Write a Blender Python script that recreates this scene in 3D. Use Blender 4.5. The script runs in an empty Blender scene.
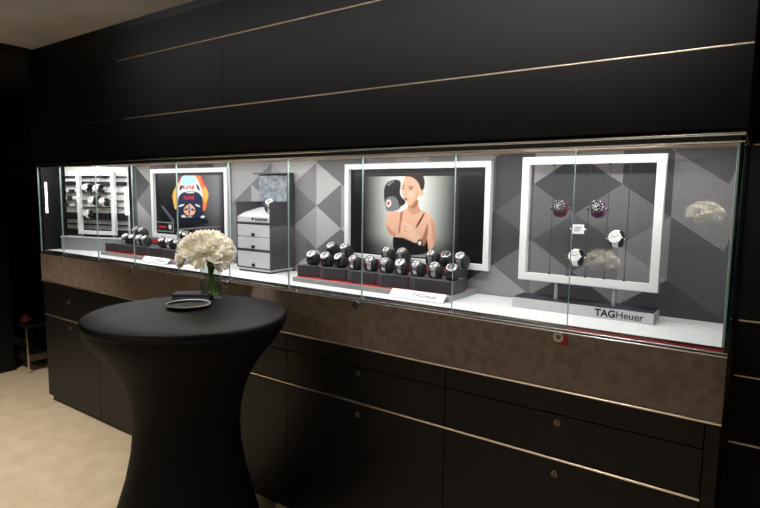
import bpy, bmesh, math, random
import numpy as np
from mathutils import Vector, Matrix
random.seed(7)
PI = math.pi
C = bpy.context.scene.collection

# ---------------------------------------------------------------- materials
def lin(c):
    return tuple(((v/255)/12.92 if v/255 <= 0.04045 else ((v/255+0.055)/1.055)**2.4) for v in c)

def mat(name, rgb, rough=0.5, metal=0.0, spec=0.5, noise=0.0, scale=40.0, bump=0.0, coat=0.0, sheen=0.0, emit=None, estr=0.0, rgb2=None, stretch=None):
    m = bpy.data.materials.new(name); m.use_nodes = True
    nt = m.node_tree; b = nt.nodes['Principled BSDF']
    c = lin(rgb)
    b.inputs['Base Color'].default_value = (*c, 1)
    b.inputs['Roughness'].default_value = rough
    b.inputs['Metallic'].default_value = metal
    b.inputs['Specular IOR Level'].default_value = spec
    if coat: b.inputs['Coat Weight'].default_value = coat; b.inputs['Coat Roughness'].default_value = 0.05
    if sheen: b.inputs['Sheen Weight'].default_value = sheen; b.inputs['Sheen Roughness'].default_value = 0.4
    if emit:
        b.inputs['Emission Color'].default_value = (*lin(emit), 1); b.inputs['Emission Strength'].default_value = estr
    if noise or bump or rgb2:
        tc = nt.nodes.new('ShaderNodeTexCoord')
        mp = nt.nodes.new('ShaderNodeMapping')
        if stretch: mp.inputs['Scale'].default_value = stretch
        nz = nt.nodes.new('ShaderNodeTexNoise'); nz.inputs['Scale'].default_value = scale; nz.inputs['Detail'].default_value = 5
        nt.links.new(tc.outputs['Object'], mp.inputs['Vector']); nt.links.new(mp.outputs['Vector'], nz.inputs['Vector'])
        if noise or rgb2:
            mx = nt.nodes.new('ShaderNodeMix'); mx.data_type = 'RGBA'
            c2 = lin(rgb2) if rgb2 else tuple(min(1, v*(1+noise)) for v in c)
            c1 = c if rgb2 else tuple(v*(1-noise) for v in c)
            mx.inputs['A'].default_value = (*c1, 1); mx.inputs['B'].default_value = (*c2, 1)
            rp = nt.nodes.new('ShaderNodeMapRange'); rp.inputs['From Min'].default_value = .35; rp.inputs['From Max'].default_value = .65
            nt.links.new(nz.outputs['Fac'], rp.inputs['Value']); nt.links.new(rp.outputs['Result'], mx.inputs['Factor'])
            nt.links.new(mx.outputs['Result'], b.inputs['Base Color'])
        if bump:
            bp = nt.nodes.new('ShaderNodeBump'); bp.inputs['Strength'].default_value = bump; bp.inputs['Distance'].default_value = .004
            nt.links.new(nz.outputs['Fac'], bp.inputs['Height']); nt.links.new(bp.outputs['Normal'], b.inputs['Normal'])
    return m

def glass_mat(name, tint, f0=0.04, rough=0.0):
    # clear pane: see-through with a Schlick reflection that is the same from both sides
    m = bpy.data.materials.new(name); m.use_nodes = True
    nt = m.node_tree; nt.nodes.clear()
    out = nt.nodes.new('ShaderNodeOutputMaterial'); mix = nt.nodes.new('ShaderNodeMixShader')
    tr = nt.nodes.new('ShaderNodeBsdfTransparent'); tr.inputs['Color'].default_value = (*tint, 1)
    gl = nt.nodes.new('ShaderNodeBsdfGlossy'); gl.inputs['Roughness'].default_value = rough
    lw = nt.nodes.new('ShaderNodeLayerWeight'); lw.inputs['Blend'].default_value = 0.5
    pw = nt.nodes.new('ShaderNodeMath'); pw.operation = 'POWER'; pw.inputs[1].default_value = 5
    ma = nt.nodes.new('ShaderNodeMath'); ma.operation = 'MULTIPLY_ADD'; ma.inputs[1].default_value = 1-f0; ma.inputs[2].default_value = f0
    L = nt.links.new
    L(lw.outputs['Facing'], pw.inputs[0]); L(pw.outputs[0], ma.inputs[0]); L(ma.outputs[0], mix.inputs['Fac'])
    L(tr.outputs[0], mix.inputs[1]); L(gl.outputs[0], mix.inputs[2]); L(mix.outputs[0], out.inputs['Surface'])
    return m

def dotted(name, rgb, amt=.22):
    # grey backing printed with a fine dot weave
    m = mat(name, rgb, .6)
    nt = m.node_tree; b = nt.nodes['Principled BSDF']
    tc = nt.nodes.new('ShaderNodeTexCoord'); v = nt.nodes.new('ShaderNodeTexVoronoi'); v.inputs['Scale'].default_value = 130; v.inputs['Randomness'].default_value = .15
    mr = nt.nodes.new('ShaderNodeMapRange'); mr.inputs['From Min'].default_value = .1; mr.inputs['From Max'].default_value = .6; mr.inputs['To Min'].default_value = 1+amt; mr.inputs['To Max'].default_value = 1-amt
    mx = nt.nodes.new('ShaderNodeVectorMath'); mx.operation = 'SCALE'; mx.inputs[0].default_value = lin(rgb)
    nt.links.new(tc.outputs['Object'], v.inputs['Vector']); nt.links.new(v.outputs['Distance'], mr.inputs['Value'])
    nt.links.new(mr.outputs['Result'], mx.inputs['Scale']); nt.links.new(mx.outputs[0], b.inputs['Base Color'])
    return m

M = {}
M['panel'] = mat('black_lacquer_panel', (16, 17, 19), .5, spec=.2, noise=.1, scale=3)
M['cabinet'] = mat('black_cabinet_laminate', (15, 14, 14), .38, spec=.25, noise=.1, scale=6)
M['void'] = mat('black_gap', (6, 6, 6), .8)
M['brown'] = mat('bronze_brown_leather', (116, 100, 88), .5, spec=.45, rgb2=(96, 83, 73), scale=30, bump=.3)
M['ceiling'] = mat('taupe_ceiling_paint', (186, 182, 182), .8, rgb2=(158, 155, 155), scale=1.2)
M['floor'] = mat('cream_stone', (222, 205, 176), .32, rgb2=(210, 191, 161), scale=8)
M['chrome'] = mat('polished_chrome', (222, 222, 222), .2, metal=1)
M['brushed'] = mat('brushed_steel', (158, 162, 168), .4, spec=.6)
M['rail'] = mat('satin_rail', (214, 214, 214), .3, spec=.7)
M['brass'] = mat('pale_brass', (248, 234, 212), .28, metal=1)
M['brassdull'] = mat('dark_and_unlit_brass', (122, 113, 102), .4, metal=1)
M['mirror'] = mat('bronze_mirror', (170, 150, 125), .08, metal=1)
M['glass'] = glass_mat('clear_glass', (.985, .992, .988), .035)
M['edge'] = mat('green_glass_edge', (172, 198, 194), .15, spec=.7)
M['edged'] = mat('dark_teal_glass_edge', (18, 40, 44), .1, spec=.8)
M['vglass'] = glass_mat('vase_glass', (.90, .93, .91), .09)
M['water'] = glass_mat('vase_water', (.80, .86, .80), .02)
M['white'] = mat('white_lacquer', (232, 234, 236), .35)
M['deck'] = mat('white_leatherette', (228, 230, 232), .5, noise=.05, scale=60, bump=.15)
M['beige'] = mat('beige_soffit', (196, 172, 146), .6)
M['greyplat'] = mat('grey_lacquer', (150, 152, 154), .35)
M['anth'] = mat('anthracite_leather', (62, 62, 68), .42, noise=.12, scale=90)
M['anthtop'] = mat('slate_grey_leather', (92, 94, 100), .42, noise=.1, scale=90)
M['slate'] = mat('slate_blue_top', (38, 43, 52), .3)
M['red'] = mat('red_felt', (205, 32, 26), .6)
M['redtrack'] = mat('red_tag_and_reflection', (150, 18, 26), .25)
M['black'] = mat('matt_black', (18, 18, 20), .5)
M['cushion'] = mat('charcoal_cushion_leather', (44, 44, 48), .5, noise=.1, scale=200)
M['cloth'] = mat('black_stretch_fabric', (8, 8, 10), .65, spec=.14, noise=.12, scale=260)
M['cloth_top'] = mat('black_stretch_fabric_top', (10, 10, 15), .5, spec=.3, noise=.15, scale=300, bump=.25)
M['dark'] = mat('glossy_black', (8, 8, 9), .3, spec=.25)
M['steel'] = mat('watch_steel', (225, 226, 228), .3, metal=1)
M['ceramic'] = mat('white_ceramic', (238, 238, 238), .2)
M['dialw'] = mat('silver_white_dial', (225, 226, 228), .3)
M['dialb'] = mat('black_dial', (20, 20, 24), .25)
M['strapb'] = mat('black_rubber_strap', (24, 24, 26), .45)
M['strapg'] = mat('grey_leather_strap', (70, 66, 66), .5)
M['purple'] = mat('purple_velvet', (92, 22, 84), .7, sheen=.3)
M['crimson'] = mat('dark_crimson_velvet', (98, 14, 38), .7, sheen=.3)
M['silverfront'] = mat('silver_lacquer_front', (196, 198, 202), .38)
M['foil'] = mat('crinkled_silver_lining', (150, 158, 165), .4, rgb2=(100, 108, 116), scale=45, bump=.4)
M['petal'] = mat('ivory_petal', (251, 247, 238), .6, spec=.3)
M['petal2'] = mat('cream_petal', (246, 239, 220), .6, spec=.3)
M['heart'] = mat('yellow_green_heart', (196, 196, 110), .6)
M['stem'] = mat('green_stem', (150, 186, 78), .45)
M['leaf'] = mat('dark_green_leaf', (36, 54, 30), .5)
M['led'] = mat('lit_strip', (255, 255, 255), .5, emit=(255, 252, 245), estr=3.0)
M['text'] = mat('black_print', (14, 14, 16), .4)
M['redtext'] = mat('red_print', (205, 40, 60), .4)
def translucent(k, amt):
    nt = M[k].node_tree; b = nt.nodes['Principled BSDF']; out = nt.nodes['Material Output']
    tl = nt.nodes.new('ShaderNodeBsdfTranslucent'); tl.inputs['Color'].default_value = b.inputs['Base Color'].default_value
    mx = nt.nodes.new('ShaderNodeMixShader'); mx.inputs['Fac'].default_value = amt
    nt.links.new(b.outputs[0], mx.inputs[1]); nt.links.new(tl.outputs[0], mx.inputs[2]); nt.links.new(mx.outputs[0], out.inputs['Surface'])
translucent('petal', .35); translucent('petal2', .35)
M['greytext'] = mat('grey_print', (74, 76, 80), .4)
M['crimsonbag'] = mat('dark_red_fabric', (92, 18, 30), .7)
M['palegrey'] = mat('pale_grey_board', (150, 150, 146), .6)
GREYS = [(66, 68, 74), (86, 87, 92), (108, 109, 113), (132, 132, 135), (154, 154, 157), (178, 178, 180)]
for i, g in enumerate(GREYS): M['g%d' % i] = dotted('grey_facet_tone_%s' % 'abcdef'[i], g)

# ---------------------------------------------------------------- mesh helpers
def obj(name, bm, m, parent=None, smooth=False, label=None):
    me = bpy.data.meshes.new(name)
    bm.normal_update(); bm.to_mesh(me); bm.free()
    for k in (m if isinstance(m, (list, tuple)) else [m]): me.materials.append(M[k])
    if smooth:
        me.polygons.foreach_set('use_smooth', [True]*len(me.polygons))
        try: me.set_sharp_from_angle(angle=math.radians(38))
        except Exception: pass
    o = bpy.data.objects.new(name, me); C.objects.link(o)
    if parent: o.parent = parent
    if label: o['label'] = label
    return o

def tag(o, label, cat, group=None):
    o['label'] = label; o['category'] = cat
    if group: o['group'] = group
    return o

def thing(name, label, cat, loc=(0, 0, 0), rotz=0, group=None):
    o = bpy.data.objects.new(name, None); C.objects.link(o); o.empty_display_size = .05
    o.location = loc; o.rotation_euler = (0, 0, rotz)
    return tag(o, label, cat, group)

def struct(name, bm, m, smooth=False):
    o = obj(name, bm, m, smooth=smooth); o['kind'] = 'structure'; return o

def dup(root, loc, rotz=0, label=None, group=None):
    r = root.copy(); C.objects.link(r); r.location = loc; r.rotation_euler = (0, 0, rotz)
    if label: r['label'] = label
    if group: r['group'] = group
    for ch in list(root.children):
        c = ch.copy(); C.objects.link(c); c.parent = r
        for g in list(ch.children):
            d = g.copy(); C.objects.link(d); d.parent = c
    return r

def B(): return bmesh.new()

def box(bm, x0, x1, y0, y1, z0, z1, mi=0, bev=0.0, T=None):
    r = bmesh.ops.create_cube(bm, size=1)
    vs = r['verts']
    for v in vs:
        v.co = Vector((x0+(v.co.x+.5)*(x1-x0), y0+(v.co.y+.5)*(y1-y0), z0+(v.co.z+.5)*(z1-z0)))
    fs = set(f for v in vs for f in v.link_faces)
    for f in fs: f.material_index = mi
    if bev:
        es = list(set(e for v in vs for e in v.link_edges))
        rr = bmesh.ops.bevel(bm, geom=es, offset=bev, segments=2, affect='EDGES', profile=.6)
        for f in rr['faces']: f.material_index = mi
        vs = list(set(v for f in bm.faces if f in fs or f in set(rr['faces']) for v in f.verts))
    if T is not None:
        for v in vs: v.co = T @ v.co
    return vs

def lathe(bm, prof, n=24, mi=0, T=None, cap=True, sx=1, sy=1):
    rings = []
    for r, z in prof:
        rings.append([bm.verts.new(Vector((r*math.cos(2*PI*k/n)*sx, r*math.sin(2*PI*k/n)*sy, z))) for k in range(n)])
    for a, b in zip(rings, rings[1:]):
        for k in range(n):
            f = bm.faces.new((a[k], a[(k+1) % n], b[(k+1) % n], b[k])); f.material_index = mi
    if cap:
        for ring, rev in ((rings[0], True), (rings[-1], False)):
            f = bm.faces.new(list(reversed(ring)) if rev else ring); f.material_index = mi
    if T is not None:
        for ring in rings:
            for v in ring: v.co = T @ v.co
    return rings

def tube(bm, pts, r, n=8, mi=0):
    pts = [Vector(p) for p in pts]; rings = []
    rs = r if isinstance(r, (list, tuple)) else [r]*len(pts)
    for i, p in enumerate(pts):
        d = (pts[min(i+1, len(pts)-1)]-pts[max(i-1, 0)]).normalized()
        u = d.cross(Vector((0, 0, 1)));
        if u.length < .01: u = d.cross(Vector((0, 1, 0)))
        u.normalize(); w = u.cross(d)
        rings.append([bm.verts.new(p+(u*math.cos(2*PI*k/n)+w*math.sin(2*PI*k/n))*rs[i]) for k in range(n)])
    for a, b in zip(rings, rings[1:]):
        for k in range(n):
            f = bm.faces.new((a[k], b[k], b[(k+1) % n], a[(k+1) % n])); f.material_index = mi
    bm.faces.new(rings[0]).material_index = mi; bm.faces.new(list(reversed(rings[-1]))).material_index = mi

def torus(bm, R, r, n=32, m=8, mi=0, T=None):
    g = [[None]*m for _ in range(n)]
    for i in range(n):
        for j in range(m):
            a, b = 2*PI*i/n, 2*PI*j/m
            p = Vector(((R+r*math.cos(b))*math.cos(a), (R+r*math.cos(b))*math.sin(a), r*math.sin(b)))
            g[i][j] = bm.verts.new(T @ p if T is not None else p)
    for i in range(n):
        for j in range(m):
            f = bm.faces.new((g[i][j], g[(i+1) % n][j], g[(i+1) % n][(j+1) % m], g[i][(j+1) % m])); f.material_index = mi

def prism(bm, poly, z0, z1, mi=0, mtop=None):
    a = [bm.verts.new((x, y, z0)) for x, y in poly]; b = [bm.verts.new((x, y, z1)) for x, y in poly]
    n = len(poly)
    for k in range(n):
        bm.faces.new((a[k], a[(k+1) % n], b[(k+1) % n], b[k])).material_index = mi
    bm.faces.new(list(reversed(a))).material_index = mi
    bm.faces.new(b).material_index = mi if mtop is None else mtop
    bmesh.ops.recalc_face_normals(bm, faces=bm.faces[:])

def rod(bm, x0, x1, y, z, rz, ry, mi=0, n=14):
    # rounded strip along X
    a = [bm.verts.new((x0, y+ry*math.cos(2*PI*k/n), z+rz*math.sin(2*PI*k/n))) for k in range(n)]
    b = [bm.verts.new((x1, y+ry*math.cos(2*PI*k/n), z+rz*math.sin(2*PI*k/n))) for k in range(n)]
    for k in range(n): bm.faces.new((a[k], a[(k+1) % n], b[(k+1) % n], b[k])).material_index = mi
    bm.faces.new(a).material_index = mi; bm.faces.new(list(reversed(b))).material_index = mi
    bmesh.ops.recalc_face_normals(bm, faces=bm.faces[:])

def text(name, body, size, T, m, parent, bold=0.0, extrude=.0004, align='LEFT', sx=1.0):
    cu = bpy.data.curves.new(name, 'FONT'); cu.body = body; cu.size = size; cu.offset = bold; cu.extrude = extrude; cu.align_x = align
    t = bpy.data.objects.new(name, cu); C.objects.link(t)
    bpy.context.view_layer.update()
    me = bpy.data.meshes.new_from_object(t.evaluated_get(bpy.context.evaluated_depsgraph_get()))
    bpy.data.objects.remove(t)
    w = max(v.co.x for v in me.vertices)
    me.transform(T @ Matrix.Diagonal((sx, 1, 1, 1)))
    me.materials.clear(); me.materials.append(M[m])
    o = bpy.data.objects.new(name, me); C.objects.link(o); o.parent = parent
    return o, w*sx
FACE = Matrix.Rotation(PI/2, 4, 'X')          # text plane facing -Y

# ---------------------------------------------------------------- dimensions
D = 1.874            # front plane of the built-out unit
BACK = 2.32          # back wall
XL, XR = -4.38, -.061
ZB, ZF, ZT = .934, 1.154, 1.785
CEIL = 2.593

# ---------------------------------------------------------------- room shell
bm = B(); box(bm, -7.6, 3.2, -4, BACK+.1, -.1, 0); struct('floor', bm, 'floor')
bm = B(); box(bm, -7.6, 3.2, -4, BACK+.1, CEIL, CEIL+.1); struct('ceiling', bm, 'ceiling')
bm = B(); box(bm, -7.6, 3.2, BACK, BACK+.1, 0, CEIL); struct('wall_back', bm, 'panel')
bm = B(); box(bm, -7.7, -7.6, -4, BACK+.1, 0, CEIL); struct('wall_left', bm, 'panel')
bm = B(); box(bm, 3.2, 3.3, -4, BACK+.1, 0, CEIL); struct('wall_right', bm, 'panel')
bm = B(); box(bm, -7.6, 3.2, -4.1, -4, 0, CEIL); struct('wall_front', bm, 'panel')
# bulkhead over the showcase, in flush panels with thin shadow gaps
bm = B()
xs = [XL-.055, -2.292, XR+.005]; zs = [ZT+.012, 2.03, 2.372, CEIL-.05]
box(bm, xs[0]+.004, xs[-1]-.004, D+.018, BACK, ZT+.004, CEIL, 1)
for a, b in zip(xs, xs[1:]):
    for c, d in zip(zs, zs[1:]):
        box(bm, a+.0015, b-.0015, D, D+.02, c+.002, d-.002, 0, .0012)
struct('wall_upper', bm, ['panel', 'void'])
# dropped beam closing the left end
bm = B(); box(bm, -7.6, XL+.02, -4, D-.004, 2.525, CEIL-.002); box(bm, -7.6, XL-.06, D-.004, BACK, 2.525, CEIL-.002); struct('ceiling_soffit', bm, 'void')
# inlaid metal lines
k = 0
def trim(x0, x1, y, z, h=.006, m='brass', d=.006):
    global k
    k += 1
    bm = B(); rod(bm, x0, x1, y, z, h/2, min(d, h/2))
    return struct('trim_%d' % k, bm, m, True)
trim(-3.2, xs[-1]-.003, D, 2.03, .007); trim(-3.25, xs[-1]-.003, D, 2.372, .007)
trim(xs[0], -3.2, D, 2.03, .004, 'brassdull', .003)  # left run of the same line, darker brass stands in for unlit metal
for z, h, m in ((1.787, .006, 'brass'), (1.168, .007, 'brass'), (.966, .007, 'brass'), (.717, .009, 'brass')):
    trim(XR+.01, 3.2, BACK, z, h, m)
for z in (2.515, 1.787, 1.145, 1.01, .7):
    trim(-7.6, XL-.06, BACK, z, .006, 'brassdull', .004)
bm = B(); box(bm, -7.6, XL-.06, BACK-.012, BACK, .06, .15, 0, .002); box(bm, -7.6, XL-.06, BACK-.014, BACK, 0, .06, 1)
struct('baseboard_back', bm, ['mirror', 'black'])

# ---------------------------------------------------------------- base cabinets
cb = [XL+.005, -3.619, -2.73, -1.859, -.989, -.103]
names = ['farthest left, beyond the tall table', 'second from left, behind the tall table',
         'right of the tall table', 'under the boxing picture', 'farthest right']
for i, (a, b) in enumerate(zip(cb, cb[1:])):
    t = thing('base_cabinet', 'black base cabinet with drawer and door, ' + names[i], 'cabinet', ((a+b)/2, D+.2, 0), 0, 'base cabinets under the showcase')
    a2, b2 = a-(a+b)/2, b-(a+b)/2; y0 = D+.006-(D+.2); y1 = BACK-.005-(D+.2)
    bm = B(); box(bm, a2+.0005, b2-.0005, y0+.02, y1, .055, ZB-.012); box(bm, a2+.002, b2-.002, y0, y0+.02, .842, ZB-.014, 0, .001)
    obj('body', bm, 'cabinet', t)
    bm = B(); box(bm, a2+.001, b2-.001, y0+.03, y1, 0, .055); obj('toe_kick', bm, 'black', t)
    bm = B(); box(bm, a2+.0015, b2-.0015, y0, y0+.019, .684, .838, 0, .0012); dr = obj('drawer', bm, 'cabinet', t)
    bm = B(); box(bm, a2+.0015, b2-.0015, y0, y0+.019, .052, .667, 0, .0012); do = obj('door', bm, 'cabinet', t)
    bm = B(); rod(bm, a2, b2, y0+.002, .675, .0055, .005); obj('metal_strip', bm, 'brass', t, True, label='thin polished brass strip')
    for par, z in ((dr, .81), (do, .622)):
        bm = B(); Tm = Matrix.Translation((0, y0, z)) @ Matrix.Rotation(PI/2, 4, 'X')
        lathe(bm, [(.013, -.003), (.013, .003), (.0115, .0045), (.009, .0045), (.0085, .003)], 20, 0, Tm)
        box(bm, -.0015, .0015, y0-.0042, y0-.003, z-.006, z+.006, 1)
        obj('lock', bm, ['brassdull', 'void'], par, True, 'small round metal lock')
bm = B(); box(bm, cb[-1]+.002, XR-.002, D+.006, BACK-.005, 0, ZB-.012, 0, .001); struct('trim_cabinet_end', bm, 'cabinet')

# ---------------------------------------------------------------- showcase
sc = thing('showcase', 'long wall showcase with frameless glass front on a brown leather band', 'display case', ((XL+XR)/2, (D+BACK)/2, ZB))
SO = Vector(sc.location)
def SB(bm, *a, **kw):                        # box in world coordinates into the showcase frame
    x0, x1, y0, y1, z0, z1 = a[:6]
    return box(bm, x0-SO.x, x1-SO.x, y0-SO.y, y1-SO.y, z0-SO.z, z1-SO.z, *a[6:], **kw)
bm = B(); SB(bm, XL, XR, D, BACK-.004, ZB, ZF-.018, 0, .002); obj('leather_band', bm, 'brown', sc)
bm = B(); rod(bm, XL-SO.x, XR-SO.x, D+.001-SO.y, ZB-.005-SO.z, .0048, .005); obj('lower_trim', bm, 'brass', sc, True)
bm = B(); SB(bm, XL+.004, XR-.012, D+.03, BACK-.03, ZF-.018, ZF); obj('display_floor', bm, 'deck', sc)
bm = B()
rod(bm, XL-SO.x, XR-SO.x, D-.001-SO.y, ZF-.0175-SO.z, .0035, .004); rod(bm, XL-SO.x, XR-SO.x, D+.001-SO.y, ZF-.008-SO.z, .0028, .0035); SB(bm, XL, XR, D+.022, D+.028, ZF-.012, ZF+.004, 0, .001)
SB(bm, XL, XR, D+.002, D+.022, ZF-.0138, ZF-.0128, 1)
obj('lower_track', bm, ['chrome', 'black'], sc, True)
bm = B(); SB(bm, -.53, XR-.01, D+.006, D+.021, ZF-.0125, ZF-.004, 0, .001); obj('track_red_reflection', bm, 'redtrack', sc, label='deep red reflection in the sliding track, built as a strip')  # coloured strip stands in for a red reflection in the chrome track
bm = B()
rod(bm, XL-SO.x, XR-SO.x, D+.001-SO.y, ZT-.001-SO.z, .0055, .004); rod(bm, XL-SO.x, XR-SO.x, D+.003-SO.y, ZT-.023-SO.z, .0035, .004); SB(bm, XL, XR, D+.002, D+.028, ZT-.026, ZT+.002, 1)
obj('upper_track', bm, ['chrome', 'black'], sc, True)
bm = B(); SB(bm, XL, XR, D+.03, BACK-.004, ZT-.006, ZT+.002); obj('soffit', bm, 'beige', sc, label='beige ceiling of the showcase')
# patterned back panel: columns of triangles in several greys
bm = B()
w, s = .175, .25
x_edge = -.112; i = 0; yb = BACK-.024
rnd = random.Random(11)
bounds = [XR-.012] + [x_edge-w*j for j in range(0, 26) if x_edge-w*j > XL+.01] + [XL+.01]
def zv(j, n): return (1.651 if j % 2 else 1.769) - n*s*.485*2*.985
def clip(poly, z0, z1):
    for lim, sg in ((z0, 1), (z1, -1)):
        out = []
        for a, b in zip(poly, poly[1:]+poly[:1]):
            ia, ib = (a[1]-lim)*sg >= 0, (b[1]-lim)*sg >= 0
            if ia: out.append(a)
            if ia != ib:
                tt = (lim-a[1])/(b[1]-a[1]); out.append((a[0]+tt*(b[0]-a[0]), lim))
        poly = out
        if not poly: return []
    return poly
prev = 3
for j in range(len(bounds)-1):
    xr, xl = bounds[j], bounds[j+1]
    tri = []
    for n in range(-2, 5):
        r0, l0 = zv(j, n), zv(j+1, n)
        r1, l1 = zv(j, n+1), zv(j+1, n+1)
        if r0 < l0: tri += [[(xr, r0), (xl, l0), (xl, l1)], [(xr, r0), (xl, l1), (xr, r1)]]
        else: tri += [[(xl, l0), (xr, r0), (xr, r1)], [(xl, l0), (xr, r1), (xl, l1)]]
    q = 0
    pal = [0, 1, 2, 3, 4] if xr > -1.0 else ([2, 3, 4, 5] if xr > -2.6 else [0, 1, 2, 3, 4])
    last = None
    for tr in tri:
        c = rnd.choice(pal)
        if last is not None and q % 3 == 1 and rnd.random() < .6: c = last
        elif last is not None and c == last: c = pal[(pal.index(c)+2) % len(pal)]
        q += 1
        if j <= 1:
            zc = sum(p[1] for p in tr)/3
            c = 1 if zc > 1.70 else (3 if zc > 1.45 else (1 if zc > 1.2 else 0))
        last = c
        p = clip(tr, ZF-.01, ZT-.004)
        if len(p) >= 3:
            f = bm.faces.new([bm.verts.new((x-SO.x, yb-SO.y, z-SO.z)) for x, z in p]); f.material_index = c
bmesh.ops.remove_doubles(bm, verts=bm.verts[:], dist=.0004)
for f in bm.faces: f.normal_update()
bmesh.ops.recalc_face_normals(bm, faces=bm.faces[:])
if sum(f.normal.y for f in bm.faces) > 0: bmesh.ops.reverse_faces(bm, faces=bm.faces[:])
SB(bm, XL+.004, XR-.012, yb+.001, BACK-.005, ZF-.02, ZT-.006, 0)
obj('back_panel', bm, ['g%d' % n for n in range(6)], sc)
bm = B(); SB(bm, XL+.001, XL+.006, D+.03, BACK-.006, ZF, ZT-.008); obj('end_panel', bm, 'panel', sc, label='dark left end panel')
# glass
gb = [XL, -4.047, -3.578, -3.159, -2.713, -2.276, -1.849, -1.412, -.974, -.53, XR]
for i, (a, b) in enumerate(zip(gb, gb[1:])):
    o = .008
    ov0 = 0 if i == 0 else -.0008; ov1 = 0 if i == 9 else -.0008
    bm = B(); SB(bm, a-ov0, b+ov1, D+o, D+o+.008, ZF-.012, ZT-.01)
    for f in bm.faces:
        if abs(f.normal.x) > .5: f.material_index = 1
    g = obj('glass_door', bm, ['glass', 'edge'], sc)
    if i % 2 == 1:
        lx = {1: -4.037, 3: -3.17, 5: -2.29, 7: -1.428, 9: -.552}[i]
        bm = B(); Tm = Matrix.Translation((lx-SO.x, D-.002-SO.y, 1.120-SO.z)) @ Matrix.Rotation(PI/2, 4, 'X')
        lathe(bm, [(.020, -.001), (.020, .004), (.018, .007), (.014, .007), (.013, .0055)], 20, 0, Tm)
        lathe(bm, [(.0085, .0055), (.0085, .0085), (.007, .009)], 14, 1, Tm)
        box(bm, lx-SO.x-.0012, lx-SO.x+.0012, D-.0118-SO.y, D-.0108-SO.y, 1.114-SO.z, 1.126-SO.z, 2)
        if i == 9: box(bm, lx-SO.x-.002, lx-SO.x+.030, D-.006-SO.y, D-.0005-SO.y, 1.094-SO.z, 1.125-SO.z, 3)
        obj('lock', bm, ['chrome', 'brassdull', 'void', 'redtrack'], sc, True, 'round chrome showcase lock')
bm = B(); SB(bm, XR-.010, XR, D+.002, BACK-.006, ZF-.016, ZT-.008)
for f in bm.faces:
    if abs(f.normal.y) > .5: f.material_index = 1
obj('end_glass', bm, ['glass', 'edged'], sc)
bm = B(); SB(bm, XR-.018, XR-.010, D+.026, D+.034, ZF, ZT-.01, 0, .002); obj('corner_seal', bm, 'edge', sc)
bm = B()
for q in range(4): SB(bm, XL+.007, XL+.013, D+.050, D+.064, 1.655-q*.058-.052, 1.655-q*.058, 0, .002)
obj('light_strip', bm, 'led', sc, label='short vertical white light strip at the left end')
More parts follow.
